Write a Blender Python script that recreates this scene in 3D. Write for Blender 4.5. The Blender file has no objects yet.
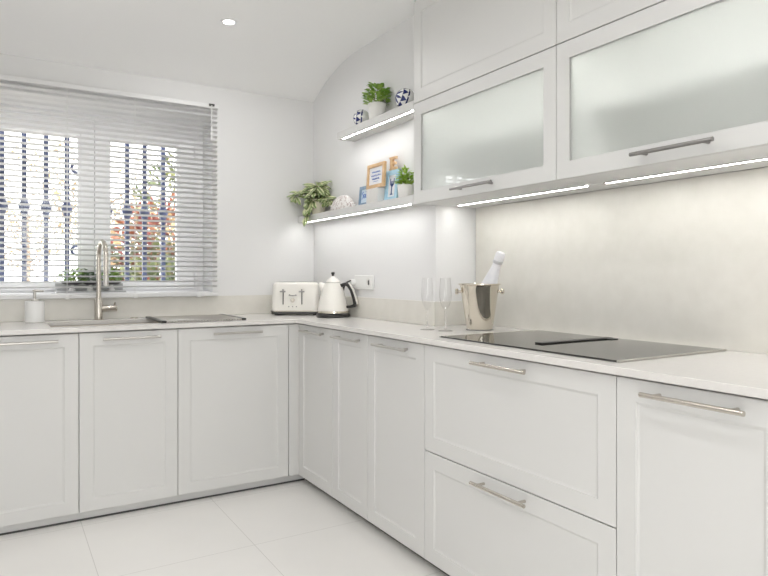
import bpy, bmesh, math, random
from mathutils import Vector, Matrix
random.seed(7)
PI = math.pi
scene = bpy.context.scene
COL = scene.collection

# ------------------------------------------------------------------ materials
def mat(name, col=(.8, .8, .8), rough=.5, metal=0., **kw):
    m = bpy.data.materials.new(name); m.use_nodes = True
    b = m.node_tree.nodes['Principled BSDF']
    b.inputs['Base Color'].default_value = (*col, 1)
    b.inputs['Roughness'].default_value = rough
    b.inputs['Metallic'].default_value = metal
    for k, v in kw.items():
        b.inputs[k.replace('_', ' ')].default_value = v
    return m
def N(m, t, **kw):
    n = m.node_tree.nodes.new(t)
    for k, v in kw.items(): setattr(n, k, v)
    return n
def L(m, a, b): m.node_tree.links.new(a, b)
def P(m): return m.node_tree.nodes['Principled BSDF']
def noisy(m, c1, c2, scale, detail=4, bump=0., bscale=None, coord='Object'):
    tc = N(m, 'ShaderNodeTexCoord'); nz = N(m, 'ShaderNodeTexNoise')
    nz.inputs['Scale'].default_value = scale; nz.inputs['Detail'].default_value = detail
    L(m, tc.outputs[coord], nz.inputs['Vector'])
    r = N(m, 'ShaderNodeValToRGB')
    r.color_ramp.elements[0].position = .3; r.color_ramp.elements[1].position = .7
    r.color_ramp.elements[0].color = (*c1, 1); r.color_ramp.elements[1].color = (*c2, 1)
    L(m, nz.outputs['Fac'], r.inputs['Fac']); L(m, r.outputs['Color'], P(m).inputs['Base Color'])
    if bump:
        bp = N(m, 'ShaderNodeBump'); bp.inputs['Strength'].default_value = bump; bp.inputs['Distance'].default_value = .002
        n2 = N(m, 'ShaderNodeTexNoise'); n2.inputs['Scale'].default_value = bscale or scale * 3
        L(m, tc.outputs[coord], n2.inputs['Vector'])
        L(m, n2.outputs['Fac'], bp.inputs['Height']); L(m, bp.outputs['Normal'], P(m).inputs['Normal'])
    return m
def emit(name, col, s):
    m = bpy.data.materials.new(name); m.use_nodes = True
    m.node_tree.nodes.clear()
    e = N(m, 'ShaderNodeEmission'); o = N(m, 'ShaderNodeOutputMaterial')
    e.inputs['Color'].default_value = (*col, 1); e.inputs['Strength'].default_value = s
    L(m, e.outputs[0], o.inputs['Surface']); return m

WALLC = (.80, .80, .795)
M = {}
M['wall'] = noisy(mat('wall_paint', WALLC, .7), (.772, .772, .771), (.782, .782, .781), 3, bump=.04, bscale=160)
M['ceil'] = noisy(mat('ceiling_paint', WALLC, .8), (.91, .91, .91), (.92, .92, .92), 2)
M['lacquer'] = noisy(mat('white_lacquer', (.66, .657, .645), .38), (.655, .652, .64), (.665, .662, .65), 2)
M['lacquer_up'] = noisy(mat('wall_unit_lacquer', (.70, .70, .69), .38), (.68, .68, .67), (.69, .69, .68), 2)
M['carcass'] = mat('carcass_board', (.70, .70, .68), .5)
M['inside'] = mat('cabinet_inside', (.82, .82, .81), .6)
M['plinth'] = mat('plinth_grey', (.66, .66, .65), .45); M['tray'] = mat('tray_grey', (.52, .52, .53), .4)
M['stone'] = noisy(mat('worktop_stone', (.75, .72, .68), .22), (.70, .68, .658), (.718, .70, .678), 60, 6)
M['splash'] = noisy(mat('splashback_stone', (.66, .63, .56), .3), (.70, .682, .63), (.745, .727, .677), 14, 8)
M['steel'] = mat('brushed_steel', (.56, .54, .51), .3, 1)
M['steel_dark'] = mat('dark_steel', (.36, .35, .34), .32, 1)
M['nickel'] = mat('brushed_nickel', (.60, .56, .50), .26, 1)
M['chrome'] = mat('polished_champagne_steel', (.74, .69, .60), .05, 1)
M['black_glass'] = mat('black_glass', (.035, .034, .03), .06, 0, IOR=1.6)
M['black'] = mat('black_plastic', (.025, .024, .023), .35)
M['charcoal'] = mat('charcoal_plastic', (.06, .058, .055), .4)
M['pvc'] = mat('white_pvc', (.93, .932, .94), .3)
M['slat'] = mat('blind_slat', (.82, .82, .82), .4)
_m = M['slat']; _t = N(_m, 'ShaderNodeBsdfTranslucent'); _t.inputs['Color'].default_value = (.8, .8, .8, 1); _x = N(_m, 'ShaderNodeMixShader'); _x.inputs[0].default_value = .06
L(_m, P(_m).outputs[0], _x.inputs[1]); L(_m, _t.outputs[0], _x.inputs[2]); L(_m, _x.outputs[0], _m.node_tree.nodes['Material Output'].inputs['Surface'])
M['cord'] = mat('blind_cord', (.85, .85, .84), .6)
M['navy'] = mat('navy_iron', (.055, .075, .17), .45)
M['cream'] = noisy(mat('cream_enamel', (.84, .82, .77), .16), (.83, .81, .76), (.85, .83, .78), 3)
M['ceramic'] = mat('white_ceramic', (.84, .84, .83), .25)
M['pot'] = mat('white_pot', (.78, .77, .75), .5)
M['cream_pot'] = mat('cream_pot', (.74, .70, .58), .5)
M['blue_paint'] = noisy(mat('pale_blue_wood', (.42, .66, .80), .5), (.36, .60, .76), (.50, .72, .84), 30)
M['slate_blue'] = noisy(mat('slate_blue_wood', (.20, .30, .42), .5), (.17, .26, .38), (.28, .38, .50), 40)
M['oak'] = noisy(mat('light_oak', (.66, .45, .26), .5), (.58, .37, .19), (.74, .53, .32), 25)
M['paper'] = mat('print_paper', (.82, .83, .86), .6)
M['paper_blue'] = mat('pale_blue_paper', (.66, .77, .86), .6)
M['ink'] = mat('blue_ink', (.10, .20, .52), .6)
M['ink_dark'] = mat('navy_ink', (.06, .10, .25), .6)
M['soil'] = mat('soil', (.05, .035, .025), .9)
M['foil'] = noisy(mat('white_foil', (.80, .80, .82), .35), (.76, .76, .79), (.83, .83, .85), 40, bump=.4, bscale=120)
M['silver_foil'] = mat('silver_foil', (.62, .62, .64), .3, 1)
M['socket'] = mat('socket_plastic', (.80, .80, .785), .3)
M['led'] = emit('led_strip', (1, .985, .95), 42); M['led_shelf'] = emit('led_strip_shelf', (1, .985, .96), 26)
M['led_in'] = emit('led_strip_inside', (1, .985, .97), 330)
M['lamp'] = emit('downlight_lens', (1, .97, .92), 14)
M['terrace'] = noisy(mat('terrace_paving', (.62, .58, .52), .8), (.58, .54, .48), (.68, .64, .57), 3)
M['stem'] = mat('plant_stem', (.16, .13, .06), .7)
M['bark'] = mat('tree_bark', (.22, .17, .13), .9)
M['composite'] = mat('composite_sink', (.66, .62, .56), .4)

# floor tiles
m = mat('floor_tiles', (.74, .725, .70), .16); M['floor'] = m
tc = N(m, 'ShaderNodeTexCoord'); mp = N(m, 'ShaderNodeMapping')
mp.inputs['Location'].default_value = (.455 + .6 * 20, .61 + .6 * 20, 0)
br = N(m, 'ShaderNodeTexBrick'); br.offset = 0; br.squash = 1
br.inputs['Scale'].default_value = 1; br.inputs['Brick Width'].default_value = .6; br.inputs['Row Height'].default_value = .6
br.inputs['Mortar Size'].default_value = .0015; br.inputs['Mortar Smooth'].default_value = .2; br.inputs['Bias'].default_value = -.5
br.inputs['Color1'].default_value = (.87, .855, .832, 1); br.inputs['Color2'].default_value = (.88, .865, .842, 1)
br.inputs['Mortar'].default_value = (.66, .645, .62, 1)
nz = N(m, 'ShaderNodeTexNoise'); nz.inputs['Scale'].default_value = 2.2; nz.inputs['Detail'].default_value = 6
mx = N(m, 'ShaderNodeMix', data_type='RGBA', blend_type='MULTIPLY'); mx.inputs[0].default_value = .10
L(m, tc.outputs['Object'], mp.inputs['Vector']); L(m, mp.outputs[0], br.inputs['Vector']); L(m, tc.outputs['Object'], nz.inputs['Vector'])
L(m, br.outputs['Color'], mx.inputs[6]); L(m, nz.outputs['Fac'], mx.inputs[7]); L(m, mx.outputs[2], P(m).inputs['Base Color'])

# clear window pane: fresnel reflection over clear transmission
def pane_mat(name, tint, ior=1.):
    m = bpy.data.materials.new(name); m.use_nodes = True; m.node_tree.nodes.clear()
    o = N(m, 'ShaderNodeOutputMaterial'); t = N(m, 'ShaderNodeBsdfTransparent'); g = N(m, 'ShaderNodeBsdfGlossy')
    lw = N(m, 'ShaderNodeLayerWeight'); lw.inputs['Blend'].default_value = .5
    pw = N(m, 'ShaderNodeMath', operation='POWER'); pw.inputs[1].default_value = 5; L(m, lw.outputs['Facing'], pw.inputs[0])
    f = N(m, 'ShaderNodeMath', operation='MULTIPLY_ADD'); f.inputs[1].default_value = .9 * ior; f.inputs[2].default_value = .04 * ior
    L(m, pw.outputs[0], f.inputs[0]); x = N(m, 'ShaderNodeMixShader')
    t.inputs['Color'].default_value = (*tint, 1); g.inputs['Roughness'].default_value = .02
    L(m, f.outputs[0], x.inputs[0]); L(m, t.outputs[0], x.inputs[1]); L(m, g.outputs[0], x.inputs[2]); L(m, x.outputs[0], o.inputs['Surface'])
    return m
M['pane'] = pane_mat('window_glass', (.97, .98, .98))
M['flute'] = pane_mat('flute_glass', (.99, .99, .99), .8)
M['clear'] = mat('clear_glass', (1, 1, 1), 0, 0, Transmission_Weight=1., IOR=1.4)
# satin glass of the wall units
m = mat('satin_glass', (.885, .92, .885), .34, 0, Transmission_Weight=.86, IOR=1.45, Coat_Weight=1., Coat_Roughness=.02, Coat_IOR=2.0)
M['satin'] = m

# leaves: colour from the leaf's own UV (centre to edge) and a random per leaf
def leaf_mat(name, centre, edge, c2=None, rough=.45, spread=.25, e0=.35, e1=.75):
    m = mat(name, centre, rough)
    uv = N(m, 'ShaderNodeUVMap'); sp = N(m, 'ShaderNodeSeparateXYZ'); L(m, uv.outputs[0], sp.inputs[0])
    ab = N(m, 'ShaderNodeMath', operation='ABSOLUTE'); L(m, sp.outputs[0], ab.inputs[0])
    r = N(m, 'ShaderNodeValToRGB'); r.color_ramp.elements[0].position = e0; r.color_ramp.elements[1].position = e1
    r.color_ramp.elements[0].color = (*centre, 1); r.color_ramp.elements[1].color = (*edge, 1); L(m, ab.outputs[0], r.inputs[0])
    out = r.outputs[0]
    g = N(m, 'ShaderNodeNewGeometry')
    x = N(m, 'ShaderNodeMix', data_type='RGBA'); L(m, out, x.inputs[6]); x.inputs[7].default_value = (*(c2 or centre), 1)
    mm = N(m, 'ShaderNodeMath', operation='MULTIPLY'); mm.inputs[1].default_value = spread * 2 if c2 else 0
    L(m, g.outputs['Random Per Island'], mm.inputs[0]); L(m, mm.outputs[0], x.inputs[0]); out = x.outputs[2]
    L(m, out, P(m).inputs['Base Color'])
    return m
M['varieg'] = leaf_mat('variegated_leaf', (.20, .29, .11), (.86, .86, .58), (.36, .44, .17), spread=.15, e0=.3, e1=.5)
M['box'] = leaf_mat('green_leaf', (.17, .35, .05), (.25, .45, .07), (.42, .56, .14), spread=.4)
M['lime'] = leaf_mat('lime_leaf', (.20, .40, .04), (.48, .66, .10), (.55, .70, .14), spread=.4)
M['sage'] = leaf_mat('grey_green_leaf', (.10, .17, .09), (.16, .24, .14), (.20, .28, .18), spread=.4)
M['garden'] = leaf_mat('garden_leaf', (.035, .07, .02), (.07, .11, .03), (.16, .17, .05), spread=.5)
M['red'] = leaf_mat('red_bract', (.20, .02, .025), (.26, .04, .035), (.27, .12, .04), spread=.4)
M['autumn'] = leaf_mat('autumn_leaf', (.46, .30, .16), (.54, .40, .22), (.30, .26, .14), spread=.5)

# spheres with navy triangles on one side
m = mat('navy_pattern_ceramic', (.8, .8, .8), .25); M['pattern'] = m
tc = N(m, 'ShaderNodeTexCoord'); sp = N(m, 'ShaderNodeSeparateXYZ'); L(m, tc.outputs['Object'], sp.inputs[0])
def MM(op, a, b=None, c=None):
    n = N(M['pattern'], 'ShaderNodeMath', operation=op)
    for i, v in enumerate((a, b, c)):
        if v is None: continue
        if isinstance(v, (int, float)): n.inputs[i].default_value = v
        else: L(M['pattern'], v, n.inputs[i])
    return n.outputs[0]
ang = MM('ARCTAN2', sp.outputs[0], sp.outputs[2])          # around the local Y axis
a1 = MM('FRACT', MM('MULTIPLY', ang, 8 / (2 * PI)))
rr = MM('FRACT', MM('MULTIPLY', sp.outputs[1], 1 / .026))
tri = MM('LESS_THAN', MM('ABSOLUTE', MM('SUBTRACT', a1, .5)), MM('MULTIPLY', rr, .5))
side = MM('GREATER_THAN', sp.outputs[1], -.008)
fac = MM('MULTIPLY', tri, side)
x = N(m, 'ShaderNodeMix', data_type='RGBA'); L(m, fac, x.inputs[0])
x.inputs[6].default_value = (.80, .80, .79, 1); x.inputs[7].default_value = (.02, .03, .14, 1)
L(m, x.outputs[2], P(m).inputs['Base Color'])
# shell ornament: white with rosy pits
m = mat('white_coral', (.8, .78, .76), .6); M['coral'] = m
tc = N(m, 'ShaderNodeTexCoord'); vo = N(m, 'ShaderNodeTexVoronoi'); vo.inputs['Scale'].default_value = 95
L(m, tc.outputs['Object'], vo.inputs['Vector']); r = N(m, 'ShaderNodeValToRGB')
r.color_ramp.elements[0].position = .30; r.color_ramp.elements[0].color = (.42, .33, .31, 1)
r.color_ramp.elements[1].position = .48; r.color_ramp.elements[1].color = (.82, .80, .78, 1)
L(m, vo.outputs['Distance'], r.inputs[0]); L(m, r.outputs[0], P(m).inputs['Base Color'])
bp = N(m, 'ShaderNodeBump'); bp.inputs['Strength'].default_value = .8; bp.inputs['Distance'].default_value = .003
L(m, vo.outputs['Distance'], bp.inputs['Height']); L(m, bp.outputs[0], P(m).inputs['Normal'])

# ------------------------------------------------------------------ mesh helpers
def NB(): return bmesh.new()
def box(bm, x0, x1, y0, y1, z0, z1):
    v = [bm.verts.new((x, y, z)) for x in (x0, x1) for y in (y0, y1) for z in (z0, z1)]
    for f in ((0, 1, 3, 2), (4, 6, 7, 5), (0, 4, 5, 1), (2, 3, 7, 6), (0, 2, 6, 4), (1, 5, 7, 3)):
        bm.faces.new([v[i] for i in f])
    return v
def frame_of(d):
    d = d.normalized(); u = Vector((0, 0, 1)) if abs(d.z) < .9 else Vector((1, 0, 0))
    a = d.cross(u).normalized(); return a, d.cross(a).normalized()
def tube(bm, pts, rad, n=12, caps=True):
    pts = [Vector(p) for p in pts]; k = len(pts)
    rads = rad if isinstance(rad, (list, tuple)) else [rad] * k
    rings = []; a = None
    for i, p in enumerate(pts):
        d = (pts[min(i + 1, k - 1)] - pts[max(i - 1, 0)]).normalized()
        if a is None: a, _ = frame_of(d)
        a = (a - d * a.dot(d)).normalized(); b = d.cross(a)
        rings.append([bm.verts.new(p + (a * math.cos(2 * PI * j / n) + b * math.sin(2 * PI * j / n)) * rads[i]) for j in range(n)])
    for r0, r1 in zip(rings, rings[1:]):
        for j in range(n): bm.faces.new((r0[j], r0[(j + 1) % n], r1[(j + 1) % n], r1[j]))
    if caps: bm.faces.new(rings[0][::-1]); bm.faces.new(rings[-1])
def lathe(bm, prof, n=32, c=(0, 0, 0), mtx=None, sq=1.):
    """prof: (r,z) list; r==0 gives a pole"""
    rings = []
    for r, z in prof:
        if r < 1e-6: vs = [bm.verts.new((0, 0, z))]
        else: vs = [bm.verts.new((r * math.cos(2 * PI * j / n), r * sq * math.sin(2 * PI * j / n), z)) for j in range(n)]
        rings.append(vs)
    for r0, r1 in zip(rings, rings[1:]):
        for j in range(n):
            k = (j + 1) % n
            if len(r0) == 1 and len(r1) == 1: continue
            if len(r0) == 1: bm.faces.new((r0[0], r1[k], r1[j]))
            elif len(r1) == 1: bm.faces.new((r0[j], r0[k], r1[0]))
            else: bm.faces.new((r0[j], r0[k], r1[k], r1[j]))
    T = Matrix.Translation(Vector(c)) @ (mtx if mtx is not None else Matrix.Identity(4))
    for vs in rings:
        for v in vs: v.co = T @ v.co
def gridslab(bm, us, vs, keep, w0, w1, axes='xyz'):
    """slab of grid cells kept by keep(uc,vc), one closed skin; axes maps (u,v,w)"""
    def put(u, v, w):
        d = dict(zip(axes, (u, v, w))); return (d['x'], d['y'], d['z'])
    V = {}
    def g(i, j, k):
        if (i, j, k) not in V: V[i, j, k] = bm.verts.new(put(us[i], vs[j], (w0, w1)[k]))
        return V[i, j, k]
    C = {(i, j) for i in range(len(us) - 1) for j in range(len(vs) - 1) if keep((us[i] + us[i + 1]) / 2, (vs[j] + vs[j + 1]) / 2)}
    for i, j in C:
        bm.faces.new((g(i, j, 1), g(i + 1, j, 1), g(i + 1, j + 1, 1), g(i, j + 1, 1)))
        bm.faces.new((g(i, j, 0), g(i, j + 1, 0), g(i + 1, j + 1, 0), g(i + 1, j, 0)))
        for (di, dj, p, q) in ((-1, 0, (0, 0), (0, 1)), (1, 0, (1, 1), (1, 0)), (0, -1, (1, 0), (0, 0)), (0, 1, (0, 1), (1, 1))):
            if (i + di, j + dj) not in C:
                bm.faces.new((g(i + p[0], j + p[1], 0), g(i + q[0], j + q[1], 0), g(i + q[0], j + q[1], 1), g(i + p[0], j + p[1], 1)))
def leaf(bm, base, d, up, ln, wd, bend=.3, fold=.25):
    uvl = bm.loops.layers.uv.verify()
    d = Vector(d).normalized(); up = Vector(up); s = d.cross(up)
    if s.length < 1e-3: s = d.cross(Vector((1, 0, 0)))
    s.normalize(); n = s.cross(d).normalized()
    rows = []
    for t, w in ((0, .12), (.3, .85), (.6, .95), (.85, .5), (1, .04)):
        c = Vector(base) + d * (ln * t) - n * (bend * ln * t * t)
        rows.append([(c - s * w * wd / 2 + n * fold * wd * w / 2, -w, t), (c, 0, t), (c + s * w * wd / 2 + n * fold * wd * w / 2, w, t)])
    vr = [[bm.verts.new(q[0]) for q in r] for r in rows]
    for i in range(len(rows) - 1):
        for j in range(2):
            f = bm.faces.new((vr[i][j], vr[i][j + 1], vr[i + 1][j + 1], vr[i + 1][j]))
            idx = ((i, j), (i, j + 1), (i + 1, j + 1), (i + 1, j))
            for lp, (a, b) in zip(f.loops, idx): lp[uvl].uv = (rows[a][b][1], rows[a][b][2])
def obj(name, bm, m, parent=None, loc=(0, 0, 0), bevel=0, seg=2, smooth=True, angle=35, label=None):
    bmesh.ops.recalc_face_normals(bm, faces=bm.faces) if smooth != 'leaf' else None
    me = bpy.data.meshes.new(name); bm.to_mesh(me); bm.free()
    for p in me.polygons: p.use_smooth = bool(smooth)
    if smooth: me.set_sharp_from_angle(angle=math.radians(angle))
    me.materials.append(M[m] if isinstance(m, str) else m)
    o = bpy.data.objects.new(name, me); COL.objects.link(o); o.location = loc
    if parent: o.parent = parent
    if bevel:
        b = o.modifiers.new('bevel', 'BEVEL'); b.width = bevel; b.segments = seg; b.limit_method = 'ANGLE'; b.angle_limit = math.radians(40)
        b.harden_normals = False
    if label: o['label'] = label
    return o
def tag(o, label, cat, group=None):
    o['label'] = label; o['category'] = cat
    if group: o['group'] = group
    return o
def thing(name, label, cat, loc=(0, 0, 0), rz=0, group=None):
    o = bpy.data.objects.new(name, None); COL.objects.link(o); o.location = loc; o.rotation_euler = (0, 0, rz)
    o.empty_display_size = .05
    return tag(o, label, cat, group)
def struct(name, bm=None, m=None, **kw):
    if bm is None:
        o = bpy.data.objects.new(name, None); COL.objects.link(o)
    else: o = obj(name, bm, m, **kw)
    o['kind'] = 'structure'; return o

# ------------------------------------------------------------------ dimensions (metres)
XL, YR = -2.12, -4.5          # room's far limits
XT, XW = .38, .625            # boxed-out wall face / recessed wall face
YB = .60                      # window wall face
WX0, WX1, WZ0, WZ1 = -1.95, -.287, 1.032, 2.076   # window opening
YW = .80                      # window plane
ZC = 2.43
YS = -.757                    # where the boxed-out wall ends

# ------------------------------------------------------------------ room shell
b = NB(); box(b, XL - .2, XW + .2, YR - .2, YB + .25, -.1, 0); struct('floor', b, 'floor', smooth=False)
b = NB()      # ceiling with a cove along the window wall
prof = [(YR - .2, ZC), (.02, ZC)]
for k in range(1, 13):
    t = k / 12; prof.append((.02 + .58 * t, ZC - .157 * (t ** 1.9)))
prof += [(YB + .25, ZC - .157)]
lo = [[b.verts.new((x, y, z)) for y, z in prof] for x in (XL - .2, XW + .2)]
hi = [[b.verts.new((x, y, ZC + .15)) for y, z in prof] for x in (XL - .2, XW + .2)]
for i in range(len(prof) - 1):
    b.faces.new((lo[0][i], lo[1][i], lo[1][i + 1], lo[0][i + 1])); b.faces.new((hi[0][i], hi[0][i + 1], hi[1][i + 1], hi[1][i]))
    for k in (0, 1): b.faces.new((lo[k][i], lo[k][i + 1], hi[k][i + 1], hi[k][i]))
for i in (0, -1): b.faces.new((lo[0][i], lo[1][i], hi[1][i], hi[0][i]))
struct('ceiling', b, 'ceil', smooth=True, angle=30)
b = NB()
gridslab(b, [XL - .2, WX0, WX1, XW + .2], [0, WZ0, WZ1, ZC + .05], lambda u, v: not (WX0 < u < WX1 and WZ0 < v < WZ1), YB, YB + .25, 'xzy')
struct('wall_back', b, 'wall', bevel=.006, smooth=False)
b = NB()      # wall of the long run, boxed out near the corner
gridslab(b, [XT, XW, XW + .2], [YR - .2, YS, YB], lambda u, v: u > XW or v > YS, 0, ZC + .05, 'xyz')
struct('wall_right', b, 'wall', bevel=.004, smooth=False)
b = NB(); box(b, XL - .2, XL, YR - .2, YB + .25, 0, ZC + .05); struct('wall_left', b, 'wall', smooth=False)
DX0, DX1, DZ1 = -2.0, -.7, 2.25
b = NB()
gridslab(b, [XL - .2, DX0, DX1, XW + .2], [0, DZ1, ZC + .05], lambda u, v: not (DX0 < u < DX1 and v < DZ1), YR - .2, YR, 'xzy')
struct('wall_rear', b, 'wall', smooth=False)
# unseen glazed doors, added opposite the window to let in more daylight
d = struct('added_door_1')
b = NB(); ya, yb = YR - .13, YR - .07
for x0, x1 in ((DX0, DX0 + .07), (DX1 - .07, DX1), ((DX0 + DX1) / 2 - .05, (DX0 + DX1) / 2 + .05)): box(b, x0, x1, ya, yb, 0, DZ1)
box(b, DX0, DX1, ya, yb, 0, .08); box(b, DX0, DX1, ya, yb, DZ1 - .08, DZ1)
obj('door_frame', b, 'pvc', d, bevel=.004)
b = NB(); box(b, DX0 + .06, DX1 - .06, YR - .104, YR - .098, .07, DZ1 - .07); obj('pane', b, 'pane', d, smooth=False)

# ------------------------------------------------------------------ window
w = struct('window_1')
b = NB()
fx0, fx1, fz0, fz1 = WX0, WX1 , WZ0, WZ1
fw = .062
gridslab(b, [fx0, fx0 + fw, fx1 - fw, fx1], [fz0, fz0 + .03, fz1 - .055, fz1], lambda u, v: not (fx0 + fw < u < fx1 - fw and fz0 + .03 < v < fz1 - .055), YW - .01, YW + .05, 'xzy')
obj('window_frame', b, 'pvc', w, bevel=.004)
def sash(x0, x1, g0, g1):
    b = NB(); z0, z1, gz0, gz1 = fz0 + .024, fz1 - .05, 1.089, 1.938
    gridslab(b, [x0, g0, g1, x1], [z0, gz0, gz1, z1], lambda u, v: not (g0 < u < g1 and gz0 < v < gz1), YW - .03, YW + .04, 'xzy')
    gridslab(b, [g0 - .004, g0 + .012, g1 - .012, g1 + .004], [gz0 - .004, gz0 + .008, gz1 - .008, gz1 + .004], lambda u, v: not (g0 + .012 < u < g1 - .012 and gz0 + .008 < v < gz1 - .008), YW - .018, YW + .03, 'xzy')
    s = obj('sash', b, 'pvc', w, bevel=.004)
    b = NB(); box(b, g0, g1, YW + .003, YW + .009, gz0, gz1); obj('pane', b, 'pane', s, smooth=False)
sash(-1.885, -.917, -1.80, -.985); sash(-.913, -.352, -.838, -.44)
b = NB(); box(b, -.347, -.333, YW - .042, YW - .028, 1.06, 1.16); box(b, -.347, -.333, YW - .042, YW - .028, 1.87, 1.97); obj('hinge', b, 'pvc', w, bevel=.002)
b = NB(); box(b, WX0 + .004, WX1 - .004, YB + .02, YW - .012, WZ0 - .0, WZ0 + .012); struct('trim_1', b, 'pvc', bevel=.003)   # inner sill

# navy iron grille outside
g = thing('window_grille', 'navy iron security grille with knobbed bars outside the window', 'window grille', (-1.0, .95, 1.0))
xs = [-1.80, -1.69, -1.58, -1.472, -1.365, -1.258, -1.148, -1.040, -.930, -.820, -.710, -.608, -.497, -.39]
for x in xs:
    b = NB(); box(b, x + 1.0 - .0125, x + 1.0 + .0125, -.0125, .0125, .0, 1.15)
    br_ = obj('bar', b, 'navy', g, bevel=.002)
    b = NB(); X = x + 1.0
    lathe(b, [(.013, .485), (.02, .492), (.02, .503), (.027, .515), (.031, .53), (.027, .545), (.02, .557), (.02, .568), (.013, .575)], 16, (X, 0, 0))
    obj('knob', b, 'navy', br_)
b = NB()
b.free()
for z in (.045, 1.03):
    b = NB(); box(b, -.95, .78, -.006, .006, z, z + .03); obj('cross_rail', b, 'navy', g, bevel=.002)
for z in (.285, .771):
    b = NB(); pts = [(.012 + .027 * math.cos(a * PI / 10), 0, z + .027 * math.sin(a * PI / 10)) for a in range(21)]
    tube(b, pts, .009, 8, False); obj('ring', b, 'navy', g)

# ------------------------------------------------------------------ venetian blind
vb = thing('venetian_blind', 'white slatted venetian blind hung over the whole window, slats tilted open', 'blind', (-1.0, .566, 2.15))
BX0, BX1 = -1.0, .737
b = NB(); box(b, BX0, BX1, -.02, .022, -.022, .002); obj('headrail', b, 'slat', vb, bevel=.002)
b = NB(); z = -.045; tl = math.radians(21)
while z > -1.095:
    n = 4; prev = None
    for k in range(n + 1):
        t = k / n - .5; yy = t * .025 * math.cos(tl); zz = -t * .025 * math.sin(tl) + .0016 * (1 - 4 * t * t)
        cur = [(BX0 + .004, yy, z + zz), (BX1 - .004, yy, z + zz)]
        if prev:
            vs = [b.verts.new(q) for q in (prev[0], prev[1], cur[1], cur[0])]; b.faces.new(vs)
        prev = cur
    z -= .0286
bmesh.ops.remove_doubles(b, verts=b.verts, dist=1e-5)
o = obj('slats', b, 'slat', vb)
so = o.modifiers.new('thick', 'SOLIDIFY'); so.thickness = .0007; so.offset = 0
b = NB(); box(b, BX0, BX1, -.013, .013, -1.135, -1.112); rail = obj('bottom_rail', b, 'slat', vb, bevel=.004)
for x in (-.72, -.07, .27, .622):
    b = NB(); box(b, x - .011, x + .011, -.016, .0, -1.139, -1.119); obj('clip', b, 'cord', rail, bevel=.002)
    b = NB()
    for yy in (-.0135, .0135): tube(b, [(x, yy, -.02), (x, yy, -1.12)], .0009, 5)
    obj('ladder_cord', b, 'cord', vb)
b = NB(); tube(b, [(.693, -.028, -.008), (.693, -.028, -.16)], .0035, 8); tube(b, [(.693, -.028, -.16), (.693, -.028, -.215)], .006, 8)
obj('tilt_wand', b, 'cord', vb)
b = NB(); box(b, .678, .71, -.03, -.02, -.012, .001); obj('tilter', b, 'charcoal', vb, bevel=.001)

# ------------------------------------------------------------------ cabinets
FR = .058
def door_mesh(w, h, glass=False):
    """face towards -y, local origin at the lower corner; 20 mm thick, framed panel"""
    b = NB(); c = .008; e = .0055
    def ring(i, y): return [b.verts.new(q) for q in ((i, y, i), (w - i, y, i), (w - i, y, h - i), (i, y, h - i))]
    r = [ring(0, .02), ring(0, .0012), ring(.0012, 0), ring(FR, 0)]
    if glass:
        r += [ring(FR, .02)]
        for A, B in list(zip(r, r[1:])) + [(r[-1], r[0])]:
            for j in range(4): b.faces.new((A[j], A[(j + 1) % 4], B[(j + 1) % 4], B[j]))
    else:
        r += [ring(FR + .001, .003), ring(FR + c, e)]
        for A, B in zip(r, r[1:]):
            for j in range(4): b.faces.new((A[j], A[(j + 1) % 4], B[(j + 1) % 4], B[j]))
        b.faces.new(r[-1]); b.faces.new(r[0][::-1])
    return b
def handle_mesh(cx, cz, ln=.257, r=.0062, out=.034):
    b = NB()
    tube(b, [(cx - ln / 2, -out, cz), (cx + ln / 2, -out, cz)], r, 14)
    for s in (-1, 1): tube(b, [(cx + s * (ln / 2 - .032), 0, cz), (cx + s * (ln / 2 - .032), -out, cz)], .0048, 10)
    return b
ZT = .872
def base_cabinet(label, loc, width, rz, depth, fronts, hmat='steel', under_sink=False):
    t = thing('base_cabinet', label, 'base cabinet', loc, rz)
    b = NB()
    if under_sink:
        gridslab(b, [.0215, .06, depth], [.056, .69, .874], lambda u, v: u < .06 or v < .69, .0015, width - .0015, 'yzx')
    else: box(b, .0015, width - .0015, .0215, depth, .056, .874)
    obj('carcass', b, 'carcass', t, smooth=False)
    g = .0015
    for kind, z0, z1 in fronts:
        dm = obj(kind, door_mesh(width - 2 * g, z1 - z0), 'lacquer', t, (g, 0, z0), smooth=False)
        obj('handle', handle_mesh(width / 2 - g + .005, z1 - z0 - .029), hmat, dm, bevel=0)
    return t
D1 = [('door', .05, ZT)]
RB = -PI / 2
for x0, x1, lb in ((-2.105, -1.509, 'white panelled base cabinet at the far end of the window run'),
                   (-1.507, -1.065, 'white panelled base cabinet beneath the soap dispenser'),
                   (-1.065, -.623, 'white panelled base cabinet directly below the brushed tap'),
                   (-.623, -.038, 'widest white door cabinet under the window run, below the drying rack')):
    base_cabinet(lb, (x0, .02, 0), x1 - x0, 0, .55, D1, under_sink=x0 > -1.509)
for y0, y1, dep, lb, fr in ((.012, -.395, .34, 'white single-door base cabinet in the corner, below the kettle', D1),
                        (-.395, -.739, .34, 'narrow white single-door base cabinet, second from the inner corner', D1),
                        (-.739, -1.181, .34, 'white single-door base cabinet beside the drawers, below the champagne flutes', D1),
                        (-1.181, -2.064, .57, 'wide white cabinet of two deep drawers under the hob', [('drawer', .05, .4665), ('drawer', .4705, ZT)]),
                        (-2.064, -2.506, .57, 'white single-door base cabinet past the drawers, closest to the viewer', D1)):
    base_cabinet(lb, (.02, y0, 0), y0 - y1, RB, dep, fr, 'nickel' if dep > .5 else 'steel')
b = NB(); box(b, -.036, .041, .02, .038, .05, ZT); box(b, .022, .041, .0125, .02, .05, ZT)
tag(obj('filler_panel', b, 'lacquer', bevel=.001), 'narrow white filler strip in the inner corner between both cabinet runs', 'filler panel')
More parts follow.
